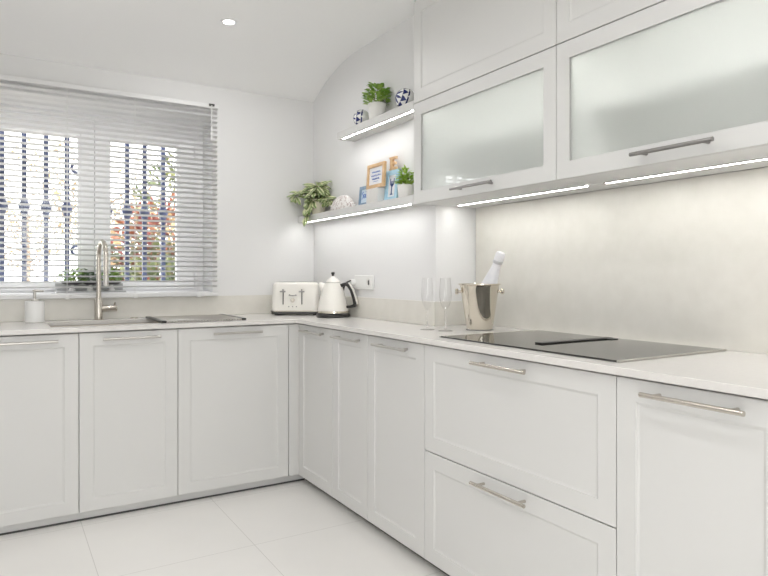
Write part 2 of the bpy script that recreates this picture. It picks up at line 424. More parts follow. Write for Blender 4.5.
b = NB(); box(b, -2.11, .08, .062, .078, 0, .054); pk = tag(obj('plinth', b, 'plinth', smooth=False), 'grey plinth along the floor under the window cabinets', 'plinth')
b = NB(); box(b, -2.11, .076, .0585, .0618, 0, .008); obj('shadow_strip', b, 'charcoal', pk, smooth=False, label='dark strip standing in for the shadow line at the floor')  # dark strip in place of the shadow gap where plinth meets floor
b = NB(); box(b, .082, .098, -2.506, .060, 0, .054); pk = tag(obj('plinth', b, 'plinth', smooth=False), 'grey recessed plinth under the long run with the hob', 'plinth')
b = NB(); box(b, .0785, .0818, -2.506, .056, 0, .012); obj('shadow_strip', b, 'charcoal', pk, smooth=False, label='dark strip standing in for the shadow line at the floor')  # same painted shadow line along the long run

# ------------------------------------------------------------------ worktop, upstand, splashback
SX0, SX1, SY0, SY1 = -1.175, -.245, .105, .475
b = NB()
us = [XL + .001, SX0, SX1, 0, .367, .613]; vs = [-2.515, YS - .012, 0, SY0, SY1, .587]
def keep(u, v):
    if u < 0: return v > 0 and not (SX0 < u < SX1 and SY0 < v < SY1)
    if u > .367: return v < YS - .012
    return True
gridslab(b, us, vs, keep, .879, .90)
tag(obj('worktop', b, 'stone', bevel=.002, smooth=False), 'pale stone L-shaped worktop running over all base cabinets', 'worktop')
b = NB(); h0, h1 = .9005, 1.015
gridslab(b, [XL + .001, .367, .379, .613], [YS - .0125, YS - .001, .587, .599],
         lambda u, v: (v > .587 and u < .379) or (.367 < u < .379) or (v < YS and u > .367), h0, h1)
tag(obj('upstand', b, 'splash', bevel=.001, smooth=False), 'low beige stone upstand along the worktop beneath the window and around the corner', 'upstand')
b = NB(); box(b, .613, .6245, -2.6, YS - .014, .9005, 1.466)
tag(obj('splashback', b, 'splash', smooth=False), 'tall beige stone splashback behind the hob', 'splashback')

# sink bowl under the cut-out
b = NB(); z0, z1 = .70, .878
gridslab(b, [SX0 - .012, SX0, SX1, SX1 + .012], [SY0 - .012, SY0, SY1, SY1 + .012], lambda u, v: not (SX0 < u < SX1 and SY0 < v < SY1), z0 + .01, z1)
box(b, SX0 - .012, SX1 + .012, SY0 - .012, SY1 + .012, z0, z0 + .01)
s = tag(obj('sink', b, 'composite', smooth=False), 'beige undermount sink let into the worktop below the tap', 'sink')
b = NB(); lathe(b, [(0, .7105), (.04, .7105), (.045, .713), (.045, .7101)], 24, (-.9, .30, 0)); obj('drain', b, 'steel', s)
# roll-up drying rack over the sink
r = thing('drying_rack', 'roll-up steel rod drying rack with black end strips laid over the sink', 'drying rack', (-.47, .29, .9))
b = NB()
for k in range(27):
    x = -.185 + k * .0145; tube(b, [(x, -.205, .006), (x, .205, .006)], .0048, 8)
obj('rods', b, 'steel', r)
for x in (-.205, .205):
    b = NB(); box(b, x - .012, x + .012, -.21, .21, .0005, .0115); obj('end_strip', b, 'black', r, bevel=.003)
# tap
tp = thing('kitchen_tap', 'tall brushed nickel gooseneck tap standing behind the sink', 'tap', (-.922, .515, .9), .08)
b = NB(); lathe(b, [(0, 0), (.024, 0), (.0245, .004), (.021, .006), (.021, .115), (.019, .119), (0, .119)], 28); obj('body', b, 'nickel', tp)
b = NB(); pts = [(0, 0, .115), (0, 0, .33)]
for k in range(1, 16):
    a = PI * k / 15; pts.append((.0, -.085 + .085 * math.cos(a), .33 + .085 * math.sin(a)))
pts += [(0, -.17, .27), (0, -.17, .235)]
tube(b, pts, .0122, 16); obj('spout', b, 'nickel', tp)
b = NB(); tube(b, [(0, -.17, .238), (0, -.17, .185)], [.0135, .014], 16); obj('nozzle', b, 'steel', tp)
b = NB(); tube(b, [(.015, 0, .06), (.088, -.008, .06), (.0895, -.008, .06)], [.0175, .0175, .016], 20); lv = obj('lever', b, 'nickel', tp)
b = NB(); tube(b, [(.078, -.008, .076), (.08, -.012, .092)], .004, 10); obj('lever_pin', b, 'nickel', lv)
# small worktop button (waste control)
b = NB(); lathe(b, [(0, .9), (.02, .9), (.02, .904), (.018, .906), (0, .906)], 24, (-.74, .53, 0)); tag(obj('waste_button', b, 'nickel'), 'small round metal waste control button set behind the sink', 'button')
# soap dispenser
sd = thing('soap_dispenser', 'white cylindrical soap dispenser with a metal pump', 'soap dispenser', (-1.224, .478, .9))
b = NB(); lathe(b, [(0, 0), (.041, 0), (.0445, .003), (.0445, .104), (.0425, .108), (.012, .109), (0, .109)], 36); obj('bottle', b, 'ceramic', sd)
b = NB(); lathe(b, [(.018, .1085), (.018, .118), (.012, .120), (.0065, .122), (.0065, .155), (0, .155)], 20)
tube(b, [(-.008, 0, .156), (0, 0, .160), (.04, -.006, .158)], [.007, .0075, .005], 10); obj('pump', b, 'steel', sd)

# plants on a tray on the inner sill
tr = NB(); gridslab(tr, [.63, .745, .753], [1.0445, 1.052, 1.095], lambda u, v: v < 1.052 or u > .745, -1.115, -.765, 'yzx')
tag(obj('tray', tr, 'tray', bevel=.002), 'long grey tray on the window sill behind the tap', 'tray')
def sprig_plant(bm, c, rad, h, n, ln, wd, droop=.3, flat=1.):
    for k in range(n):
        a = random.uniform(0, 2 * PI); rr = rad * math.sqrt(random.random()); z = random.random()
        p = Vector(c) + Vector((rr * math.cos(a), rr * math.sin(a) * flat, h * z * (1 - .5 * (rr / rad) ** 2)))
        d = Vector((math.cos(a) * (.3 + rr / rad), math.sin(a) * (.3 + rr / rad), random.uniform(.1, 1.1)))
        leaf(bm, p, d, (random.uniform(-.4, .4), random.uniform(-.4, .4), 1), ln * random.uniform(.7, 1.2), wd * random.uniform(.8, 1.15), droop)
for x, hh, lm, lb in ((-1.035, .10, 'box', 'bushy green plant in a dark bowl on the sill, nearest the soap dispenser'),
                      (-.945, .085, 'sage', 'grey-green plant in a dark bowl on the sill, middle of the tray'),
                      (-.835, .09, 'box', 'spreading green plant in a dark bowl on the sill, just past the tap')):
    t = thing('sill_plant', lb, 'potted plant', (x, .688, 1.052), 0, 'plants on the window sill tray')
    wide = .052 if lm == 'box' else .036
    b = NB(); lathe(b, [(0, .036), (wide * .55, .034), (wide, .043), (wide + .002, .05), (wide - .004, .05), (wide - .006, .044), (0, .044)], 24); obj('bowl', b, 'charcoal', t)
    b = NB(); lathe(b, [(0, 0), (.020, 0), (.020, .003), (.008, .026), (.010, .0355), (0, .0355)], 20); obj('foot', b, 'ceramic', t)
    b = NB(); sprig_plant(b, (0, 0, .05), wide * 1.0, hh * .75, 170 if lm == 'box' else 110, .032, .013); obj('foliage', b, lm, t, smooth='leaf')

# ------------------------------------------------------------------ hob
hb = thing('induction_hob', 'black glass induction hob with a central vent set in the worktop', 'hob', (.325, -1.62, .9))
b = NB(); box(b, -.252, .258, -.405, .405, .0004, .0058); obj('glass_top', b, 'black_glass', hb, bevel=.0012)
b = NB(); box(b, -.255, .26, -.413, -.4055, .0004, .0062); obj('edge_trim', b, 'steel', hb, bevel=.001)
b = NB(); box(b, -.255, .26, .4055, .411, .0004, .0062); obj('edge_trim', b, 'steel', hb, bevel=.001)
b = NB(); box(b, -.135, .228, -.008, .026, .006, .0105); v = obj('vent_cover', b, 'black', hb, bevel=.002)
b = NB(); box(b, .19, .228, -.03, -.008, .006, .0085); obj('vent_tab', b, 'black', v, bevel=.001)

# ------------------------------------------------------------------ wall cabinets
U0, U1, U2, U3 = 1.4686, 1.933, 1.937, 2.404
UX = .27
def wall_cabinet(label, y0, y1, z0, z1, glass, a=0.):
    w = y0 - y1; h = z1 - z0; t = thing('wall_cabinet', label, 'wall cabinet', (UX, y0, z0), RB); g = .0015
    dp = XW - UX - .012
    if a:
        b = NB(); box(b, .0, a - .0005, .022, XT - UX - .001, 0, h); obj('end_panel', b, 'lacquer_up', t, smooth=False)
    b = NB()
    if glass:
        th = .016; q = a + g
        box(b, q, w - g, .022, dp, 0, th); box(b, q, w - g, .022, dp, h - th, h); box(b, q, q + th, .022, dp, th, h - th)
        box(b, w - g - th, w - g, .022, dp, th, h - th); box(b, q + th, w - g - th, dp - .008, dp, th, h - th)
        obj('carcass', b, 'inside', t, smooth=False)
        b = NB(); box(b, q + th + .001, w - g - th - .001, .17, dp - .01, .25, .266); obj('shelf', b, 'inside', t, smooth=False)
        b = NB(); box(b, q + th + .02, w - g - th - .02, .03, .045, h - th - .006, h - th - .0005); obj('light_strip', b, 'led_in', t, smooth=False)
        d = obj('door', door_mesh(w - 2 * g, h, True), 'lacquer_up', t, (g, 0, 0), smooth=False)
        b = NB(); box(b, FR - .004, w - 2 * g - FR + .004, .007, .011, FR - .004, h - FR + .004); obj('glass_panel', b, 'satin', d, smooth=False)
        obj('handle', handle_mesh(w / 2 - g + .012, .031), 'steel_dark', d)
    else:
        box(b, a + g, w - g, .022, dp, 0, h); obj('carcass', b, 'carcass', t, smooth=False)
        obj('door', door_mesh(w - 2 * g, h), 'lacquer_up', t, (g, 0, 0), smooth=False)
for k, (y0, y1) in enumerate(((-.735, -1.616), (-1.616, -2.5))):
    wall_cabinet(('frosted glass wall cabinet beside the floating shelves', 'frosted glass wall cabinet nearest the viewer, away from the shelves')[k], y0, y1, U0, U1, True, (.0235, 0)[k])
    wall_cabinet(('solid white upper cabinet at the ceiling beside the floating shelves', 'solid white upper cabinet at the ceiling above the nearest frosted door')[k], y0, y1, U2, U3, False, (.0235, 0)[k])
b = NB(); gridslab(b, [UX + .008, XT - .001, XW - .002], [-2.5, YS - .001, -.735], lambda u, v: u < XT - .001 or v < YS - .001, U3 + .001, ZC - .001)
tag(obj('filler_panel', b, 'lacquer_up', smooth=False), 'white filler strip between the top cabinets and the ceiling', 'filler panel')
for y0, y1, lb in ((-.82, -1.578, 'bright LED strip under the frosted cabinet beside the shelves'), (-1.666, -2.45, 'bright LED strip under the nearest frosted cabinet')):
    t = thing('light_strip', lb, 'LED strip', (.465, (y0 + y1) / 2, U0), 0); hl = (y0 - y1) / 2
    b = NB(); box(b, -.006, .006, -hl, hl, -.0035, -.0003); obj('diffuser', b, 'led', t, smooth=False)
    b = NB(); box(b, -.0095, -.0065, -hl - .004, hl + .004, -.004, -.0003); box(b, .0065, .0095, -hl - .004, hl + .004, -.004, -.0003); obj('channel', b, 'steel', t, smooth=False)

# ------------------------------------------------------------------ floating shelves
def shelf(label, y0, y1, z0, z1, s0, s1, lb):
    b = NB(); box(b, UX, XT - .0005, y1, y0, z0, z1)
    tag(obj('floating_shelf', b, 'lacquer', bevel=.001, smooth=False), label, 'shelf')
    t = thing('light_strip', lb, 'LED strip', (UX + .012, (s0 + s1) / 2, z0), 0); hl = (s0 - s1) / 2
    b = NB(); box(b, -.0055, .0055, -hl, hl, -.0035, -.0003); obj('diffuser', b, 'led_shelf', t, smooth=False)
    b = NB(); box(b, -.009, -.006, -hl, hl, -.0038, -.0003); box(b, .006, .009, -hl, hl, -.0038, -.0003); obj('channel', b, 'steel', t, smooth=False)
shelf('white floating shelf holding picture frames and a trailing plant', .599, -.734, 1.476, 1.515, .55, -.69, 'bright LED strip under the shelf of picture frames')
shelf('shorter white floating shelf above, holding a leafy pot between two patterned balls', .046, -.734, 1.913, 1.953, -.0, -.71, 'bright LED strip under the shorter upper shelf')
ZS, ZU = 1.515, 1.953
# trailing variegated plant
t = thing('trailing_plant', 'variegated trailing plant in a cream pot spilling over the lower shelf end', 'potted plant', (.318, .40, ZS))
b = NB(); lathe(b, [(0, 0), (.036, 0), (.038, .003), (.047, .085), (.05, .09), (.05, .096), (.045, .096), (.044, .085), (0, .082)], 28); obj('pot', b, 'cream_pot', t)
b = NB(); st = NB()
for k in range(34):
    a = random.uniform(0, 2 * PI); dr = Vector((math.cos(a) * .8, math.sin(a) * 1.3, 0)); ln = random.uniform(.03, .10); hh = random.uniform(.01, .085); fall = random.uniform(0, .5)
    if k < 2: dr = Vector((-.72, .15 + .3 * k, 0)); ln = .09; hh = .02; fall = 1.35
    elif k < 5: dr = Vector((-.5, 1.15, 0)); ln = .10 + .02 * k; hh = .07; fall = .3
    elif k < 13: dr = Vector((-.7, random.uniform(-.4, .9), 0)); ln = .08; hh = .02; fall = .9
    pts = []
    for i in range(6):
        s_ = i / 5; p = Vector((0, 0, .085)) + dr * ln * s_ + Vector((0, 0, hh * math.sin(s_ * PI * .6) * 1.3 - fall * ln * s_ * s_))
        p.x = min(p.x, .035); p.y = min(p.y, .16); pts.append(p)
    tube(st, pts, .0015, 5)
    for i in range(1, 6):
        for sgn in (-1, 1):
            d = (pts[i] - pts[i - 1]).normalized(); sd_ = d.cross(Vector((0, 0, 1))).normalized() * sgn
            v_ = d * .5 + sd_ * random.uniform(.4, 1) + Vector((random.uniform(-.5, .1), 0, random.uniform(-.3, .4)))
            if pts[i].x + v_.x * .06 > .05: v_.x = -abs(v_.x)
            if pts[i].y + v_.y * .06 > .18: v_.y = -abs(v_.y)
            if pts[i].x > -.06 and pts[i].z < .03: continue
            leaf(b, pts[i], v_, Vector((-.6, -.5, 1)), random.uniform(.05, .072), random.uniform(.028, .036), .35, .2)
obj('foliage', b, 'varieg', t, smooth='leaf'); obj('stems', st, 'stem', t)
# shell dome
b = NB(); lathe(b, [(.0, 0), (.085, 0), (.093, .012), (.09, .03), (.075, .055), (.05, .075), (.022, .085), (0, .087)], 40, sq=1.)
for v in b.verts: v.co.x *= .46; v.co.y *= 1.45
tag(obj('shell_ornament', b, 'coral', loc=(.322, .075, ZS)), 'white pitted shell dome beside the trailing plant', 'ornament')
# picture frames: face -x, width along y
def pic(label, xc, y0, y1, z0, z1, lean, mframe, fwid, marks, group='picture frames', pm='paper', mk='ink', yaw=0.):
    w = y0 - y1; h = z1 - z0
    t = thing('picture_frame', label, 'picture frame', (xc, y0, z0), 0); t.rotation_euler = (0, lean, yaw)
    b = NB(); gridslab(b, [-w, -w + fwid, -fwid, 0], [0, fwid, h - fwid, h], lambda u, v: not (-w + fwid < u < -fwid and fwid < v < h - fwid), -.008, .008, 'yzx'); obj('frame', b, mframe, t, bevel=.002)
    b = NB(); box(b, -.001, .006, -w + fwid - .003, -fwid + .003, fwid - .003, h - fwid + .003); p = obj('print', b, pm, t, smooth=False)
    b = NB(); s = Vector((-.0022, -w / 2, h / 2))
    for pts, r in marks(w - 2 * fwid, h - 2 * fwid): tube(b, [s + Vector((0, -a, c)) for a, c in pts], r, 6)
    obj('printed_motif', b, mk, p)
def scribble(w, h):
    out = []; rnd = random.Random(3)
    for row, (zz, ww) in enumerate(((.22, .30), (.02, .36), (-.17, .26))):
        n = 22; out.append(([((k / n - .5) * 2 * ww * w, zz * h + .055 * h * math.sin(k * 1.9 + row) * rnd.uniform(.6, 1)) for k in range(n + 1)], .0014))
    out.append(([((k / 8 - .5) * .36 * w, -.32 * h) for k in range(9)], .001))
    return out
def crab(w, h):
    out = [([(.22 * w * math.cos(a * PI / 8), .13 * h * math.sin(a * PI / 8)) for a in range(17)], .0022), ([(-.12 * w, 0), (.12 * w, 0)], .003)]
    for s in (-1, 1): out += [([(s * .2 * w, .05 * h), (s * .36 * w, .2 * h), (s * .2 * w, .33 * h)], .0022), ([(s * .2 * w, -.05 * h), (s * .36 * w, -.2 * h)], .0016)]
    return out
def coral_motif(w, h):
    out = [([(0, -.38 * h), (0, -.05 * h), (0, .1 * h)], .0028)]
    for s in (-1, 1): out += [([(0, -.05 * h), (s * .22 * w, .08 * h), (s * .24 * w, .34 * h)], .0022), ([(s * .1 * w, .02 * h), (s * .07 * w, .22 * h)], .0018)]
    out.append(([(-.12 * w, -.38 * h), (.12 * w, -.38 * h)], .0035)); return out
pic('small slate-blue picture frame with a blue crab print on the lower shelf', .325, -.115, -.222, ZS + .001, ZS + .112, .10, 'slate_blue', .018, crab, pm='paper_blue', mk='ink')
pic('light wooden picture frame with blue handwriting, propped on a white box', .312, -.228, -.405, ZS + .082, ZS + .212, .06, 'oak', .019, scribble)
pic('tall pale blue picture frame with a navy coral print on the lower shelf', .335, -.372, -.492, ZS + .001, ZS + .163, .10, 'blue_paint', .024, coral_motif, mk='ink_dark')
# white ribbed box under the wooden frame
b = NB(); box(b, -.028, .028, -.058, .058, 0, .08)
for k in range(8): box(b, -.0305, -.028, -.054 + k * .0142, -.046 + k * .0142, .004, .076)
tag(obj('keepsake_box', b, 'pot', loc=(.322, -.306, ZS), bevel=.001), 'small white ribbed box under the wooden picture frame', 'box')
# little wooden block/starfish piece behind the wooden frame
b = NB()
vs2 = [b.verts.new(((.008 if k == 1 else -.008), (.045 if j % 2 == 0 else .02) * math.sin(j * PI / 5), .04 + (.042 if j % 2 == 0 else .019) * math.cos(j * PI / 5 ))) for k in (0, 1) for j in range(10)]
b.faces.new(vs2[:10]); b.faces.new(vs2[10:][::-1])
for j in range(10): b.faces.new((vs2[j], vs2[(j + 1) % 10], vs2[10 + (j + 1) % 10], vs2[10 + j]))
bmesh.ops.translate(b, verts=b.verts, vec=(0, 0, -.0052))
tag(obj('starfish', b, 'oak', loc=(.340, -.255, ZS + .082), bevel=.002, smooth=False), 'brown wooden starfish peeping out behind the wooden picture frame', 'starfish')
# wooden letter standing on the tall blue frame
b = NB(); H = .068; W2 = .062
for (y0, y1, z0, z1) in ((-.012, .012, 0, H), (-.045, -.012, 0, .014), (-.045, -.012, H - .014, H), (-.036, -.012, H / 2 - .006, H / 2 + .007), (.012, .018, 0, .009), (.012, .018, H - .009, H)):
    box(b, -.007, .007, y0, y1, z0, z1)
tag(obj('wooden_letter', b, 'oak', loc=(.351, -.418, ZS + .1635), bevel=.001, smooth=False), 'small wooden letter E standing on top of the tall pale blue frame', 'letter')
# potted plants
def pot_plant(label, loc, r0, r1, h, lm, n, ln, wd, rad, hh):
    t = thing('potted_plant', label, 'potted plant', loc)
    b = NB(); lathe(b, [(0, 0), (r0 - .002, 0), (r0, .002), (r1, h - .002), (r1 - .001, h), (r1 - .005, h), (r1 - .006, h - .01), (0, h - .012)], 28); obj('pot', b, 'pot', t)
    b = NB(); sprig_plant(b, (0, 0, h - .005), rad, hh, n, ln, wd, .25); 
    obj('foliage', b, lm, t, smooth='leaf')
    b = NB()
    for k in range(9):
        a = k * 2.4; tube(b, [(0, 0, h - .012), (rad * .4 * math.cos(a), rad * .4 * math.sin(a), h + hh * .35), (rad * .55 * math.cos(a), rad * .55 * math.sin(a), h + hh * .6)], .0012, 5)
    obj('stems', b, 'stem', t)
pot_plant('lime green plant in a small white pot at the shelf end by the glass cabinet', (.326, -.585, ZS), .036, .043, .066, 'lime', 170, .028, .014, .032, .085)
pot_plant('bushy green plant in a white pot on the upper shelf', (.322, -.315, ZU), .043, .048, .088, 'box', 260, .028, .022, .062, .11)
# patterned balls
def ball(label, loc, r, rot):
    b = NB(); lathe(b, [(r * math.sin(PI * k / 20) if 0 < k < 20 else 0, -r * math.cos(PI * k / 20)) for k in range(21)], 36)
    o = obj('patterned_ball', b, 'pattern', loc=loc); o.rotation_euler = rot
    return tag(o, label, 'ornament', 'patterned balls on the upper shelf')
ball('white ball with navy triangles on one half, at the open end of the upper shelf', (.322, -.15, ZU + .047), .047, (.1, 0, .95))
ball('white ball with navy triangles on one half, between the leafy pot and the upper cabinets', (.322, -.585, ZU + .05), .05, (.3, 0, 1.25))

# ------------------------------------------------------------------ toaster
TR = -math.radians(32)
t = thing('toaster', 'cream four-slot toaster standing in the corner of the worktop', 'toaster', (.174, .391, .9), TR)
def rounded(bm, w, d, z0, z1, r, taper=0., n=6, top=.018):
    levels = [(z0, 1, 0)] + [(z1 - top + top * math.sin(a * PI / 12), 1, top * (1 - math.cos(a * PI / 12))) for a in range(7)]
    rings = []
    for z, _, ins in levels:
        k = taper * (z - z0) / (z1 - z0); hw, hd = w / 2 - ins - k, d / 2 - ins - k; rr = max(r - ins * .5, .004)
        ring = []
        for q, (sx, sy) in enumerate(((1, 1), (-1, 1), (-1, -1), (1, -1))):
            for j in range(n + 1):
                a = q * PI / 2 + j * PI / 2 / n
                ring.append(bm.verts.new((sx * (hw - rr) + rr * math.cos(a), sy * (hd - rr) + rr * math.sin(a), z)))
        rings.append(ring)
    for A, B in zip(rings, rings[1:]):
        for j in range(len(A)): bm.faces.new((A[j], A[(j + 1) % len(A)], B[(j + 1) % len(A)], B[j]))
    bm.faces.new(rings[0][::-1]); bm.faces.new(rings[-1])
TW, TD = .285, .19
b = NB(); rounded(b, TW, TD, .022, .198, .03, .007); obj('body', b, 'cream', t)
b = NB(); rounded(b, TW + .004, TD + .004, .008, .0225, .03, 0, top=.003); bs = obj('base', b, 'charcoal', t)
for sx in (-1, 1):
    for sy in (-1, 1):
        b = NB(); lathe(b, [(0, 0), (.011, 0), (.012, .0085), (0, .0085)], 14, (sx * .115, sy * .07, 0)); obj('foot', b, 'black', bs)
b = NB(); gridslab(b, [-TW / 2 - .001, TW / 2 + .001], [-TD / 2 - .0028, -TD / 2 - .0005], lambda u, v: True, .023, .028); obj('chrome_band', b, 'chrome', t)
b = NB()
for sx in (-1, 1):
    for sy in (-1, 1): box(b, sx * .065 - .052, sx * .065 + .052, sy * .038 - .014, sy * .038 + .014, .197, .1987)
obj('slots', b, 'charcoal', t)
yf = -TD / 2 + .0035
for sx in (-.070, .042):
    b = NB(); box(b, sx - .0028, sx + .0028, yf - .0035, yf + .002, .065, .155); ch = obj('lever_channel', b, 'charcoal', t)
    b = NB(); tube(b, [(sx - .017, yf - .016, .142), (sx + .017, yf - .016, .142)], .0045, 10); box(b, sx - .002, sx + .002, yf - .016, yf, .139, .145); box(b, sx - .003, sx + .003, yf - .016, yf - .01, .142, .157); obj('lever', b, 'steel_dark', ch)
b = NB()
for k in range(11):
    a = math.radians(200 + k * 14); 
    tube(b, [(-.013 + .024 * math.cos(a), yf - .002, .128 + .014 * math.sin(a)), (-.013 + .0185 * math.cos(a), yf - .002, .128 + .009 * math.sin(a))], .0014, 5)
box(b, -.037, .011, yf - .0028, yf + .001, .116, .1205); obj('emblem', b, 'steel_dark', t)
b = NB(); lathe(b, [(.012, 0), (.012, .008), (.010, .012), (0, .012)], 22, (-.013, yf + .001, .09), Matrix.Rotation(PI / 2, 4, 'X')); obj('dial', b, 'chrome', t)
b = NB()
for sx in (-.036, -.013, .01): lathe(b, [(.0038, 0), (.0038, .005), (0, .005)], 12, (sx, yf, .052), Matrix.Rotation(PI / 2, 4, 'X'))
obj('buttons', b, 'steel_dark', t)
# ------------------------------------------------------------------ kettle
k_ = thing('kettle', 'cream conical electric kettle with black handle beside the toaster', 'kettle', (.254, .066, .9), math.radians(-46)); k_.scale = (1.07, 1.07, 1.07)
b = NB(); lathe(b, [(0, 0), (.086, 0), (.09, .004), (.088, .017), (.08, .022), (0, .022)], 40); obj('power_base', b, 'black', k_)
b = NB(); lathe(b, [(0, .0225), (.083, .0225), (.085, .027), (.081, .05), (.072, .09), (.060, .135), (.050, .165), (.044, .178), (.040, .183), (0, .183)], 48)
obj('body', b, 'cream', k_)
b = NB(); lathe(b, [(.0835, .023), (.0865, .024), (.0862, .033), (.083, .034)], 48); obj('chrome_band', b, 'chrome', k_)
b = NB(); lathe(b, [(.0405, .1835), (.0405, .188), (.033, .198), (.021, .208), (.012, .215), (.006, .218), (0, .2185)], 36); ld = obj('lid', b, 'cream', k_)
b = NB(); lathe(b, [(.041, .1825), (.0425, .184), (.041, .1865), (.040, .186)], 36); obj('lid_ring', b, 'steel', ld)
b = NB(); lathe(b, [(.004, .217), (.006, .224), (.0095, .232), (.0085, .239), (0, .241)], 18); obj('lid_knob', b, 'black', ld)
b = NB()   # spout
R = [((-.038, 0, .142), .030), ((-.056, 0, .163), .021), ((-.072, 0, .181), .010)]
tube(b, [r_[0] for r_ in R], [r_[1] for r_ in R], 16); obj('spout', b, 'cream', k_)
b = NB()   # handle: D shape
def bar_path(bm, pts, wy, th):
    pts = [Vector((p[0], 0, p[1])) for p in pts]; rings = []
    for i, p in enumerate(pts):
        d = (pts[min(i + 1, len(pts) - 1)] - pts[max(i - 1, 0)]).normalized(); nrm = Vector((-d.z, 0, d.x)); e = th[i] if isinstance(th, list) else th
        rings.append([bm.verts.new(p + nrm * s * e / 2 + Vector((0, q * wy / 2, 0))) for s, q in ((1, 1), (1, -1), (-1, -1), (-1, 1))])
    for A, B in zip(rings, rings[1:]):
        for j in range(4): bm.faces.new((A[j], A[(j + 1) % 4], B[(j + 1) % 4], B[j]))
    bm.faces.new(rings[0]); bm.faces.new(rings[-1][::-1])
bar_path(b, [(.040, .166), (.07, .176), (.088, .172), (.104, .145), (.118, .105), (.126, .075), (.122, .062), (.1, .056), (.076, .055)], .024, [.018, .018, .02, .017, .018, .02, .02, .014, .014]); h_ = obj('handle', b, 'black', k_, bevel=.004)
b = NB(); bar_path(b, [(.091, .181), (.114, .147), (.129, .105), (.138, .07)], .0225, .0045); obj('handle_cover', b, 'cream', h_, bevel=.001)
# ------------------------------------------------------------------ wall socket with plugs
sk = thing('wall_socket', 'white double wall socket on the boxed-out wall behind the kettle', 'socket', (.3795, -.09, 1.098))
b = NB(); box(b, -.011, 0, -.098, .112, -.041, .041); obj('plate', b, 'socket', sk, bevel=.004)
b = NB(); lathe(b, [(.027, 0), (.027, .0025), (.021, .0025), (.021, -.0), (.012, -.0), (.0, -.0)], 28, (-.0112, -.055, 0), Matrix.Rotation(-PI / 2, 4, 'Y')); obj('outlet', b, 'pot', sk)
b = NB(); box(b, -.0125, -.011, -.062, -.048, -.013, .013); obj('outlet_recess', b, 'charcoal', sk)
pl = thing('plug', 'white plug with a black lead in the wall socket behind the kettle', 'plug', (.3683, .02, 1.098))
b = NB(); lathe(b, [(.019, 0), (.019, .022), (.016, .026), (0, .026)], 24, (-.0005, 0, 0), Matrix.Rotation(-PI / 2, 4, 'Y')); obj('plug_body', b, 'socket', pl)
b = NB(); tube(b, [(-.024, -.008, .012), (-.035, .012, .004), (-.042, .04, -.02), (-.038, .07, -.06), (-.03, .09, -.12), (-.03, .1, -.19)], .0038, 8)
tube(b, [(-.024, .01, .008), (-.036, .03, .0), (-.042, .06, -.03), (-.034, .1, -.1), (-.03, .13, -.19)], .0038, 8); obj('lead', b, 'black', pl)

# ------------------------------------------------------------------ champagne bucket, bottle, flutes
bk = thing('champagne_bucket', 'polished steel champagne bucket with knob handles by the hob', 'ice bucket', (.415, -1.035, .9))
b = NB(); lathe(b, [(0, 0), (.052, 0), (.056, .003), (.057, .01), (.084, .188), (.087, .196), (.0925, .198), (.0925, .202), (.086, .203), (.0825, .198), (.054, .012), (0, .012)], 56); obj('body', b, 'chrome', bk)
b = NB(); lathe(b, [(.0545, .0002), (.0585, .0005), (.0588, .0045), (.0574, .006)], 56); obj('base_ring', b, 'steel_dark', bk)
for s in (-1, 1):
    a = math.radians(-31.3); d = Vector((math.cos(a) * s, math.sin(a) * s, 0))
    b = NB(); tube(b, [d * .078 + Vector((0, 0, .168)), d * .092 + Vector((0, 0, .168)), d * .094 + Vector((0, 0, .168)), d * .101 + Vector((0, 0, .168)), d * .107 + Vector((0, 0, .168))], [.006, .005, .0125, .0135, .009], 18); obj('knob_handle', b, 'chrome', bk)
bt = thing('champagne_bottle', 'white foil-necked champagne bottle leaning in the steel bucket', 'bottle', (.407, -1.011, .918))
dv = Vector((.044, -.124, .32)); bt.scale = (1.05, 1.05, 1.1); bt.rotation_mode = 'QUATERNION'; bt.rotation_quaternion = dv.to_track_quat('Z', 'Y')
b = NB(); lathe(b, [(0, .0), (.030, .0), (.034, .004), (.036, .03), (.036, .13), (.034, .165), (.027, .205), (.0185, .245), (.0165, .268), (.0165, .271), (0, .271)], 32); obj('bottle_body', b, 'foil', bt)
b = NB(); lathe(b, [(.0175, .266), (.0205, .269), (.0208, .276), (.0185, .279)], 28); obj('collar', b, 'silver_foil', bt)
b = NB(); lathe(b, [(.0183, .2785), (.0195, .283), (.0195, .304), (.017, .312), (.008, .315), (0, .3155)], 28); obj('foil_cap', b, 'foil', bt)
def flute(label, loc):
    t = thing('champagne_flute', label, 'champagne flute', loc, 0, 'champagne flutes by the bucket')
    b = NB(); lathe(b, [(0, 0), (.032, 0), (.033, .0015), (.02, .004), (.007, .008), (0, .009)], 32); obj('foot', b, 'flute', t)
    b = NB(); lathe(b, [(0, .0095), (.006, .010), (.0038, .02), (.0036, .075), (.005, .086), (0, .086)], 24); obj('stem', b, 'clear', t)
    b = NB(); lathe(b, [(0, .0865), (.006, .088), (.016, .105), (.0245, .13), (.027, .155), (.0245, .195), (.0215, .228), (.0206, .228), (.0236, .195), (.0258, .155), (.0232, .131), (.0145, .107), (.005, .092), (0, .091)], 36); obj('bowl', b, 'flute', t)
flute('clear champagne flute further from the steel bucket, nearer the kettle', (.228, -.905, .9))
flute('clear champagne flute standing close beside the steel bucket', (.262, -.992, .9))

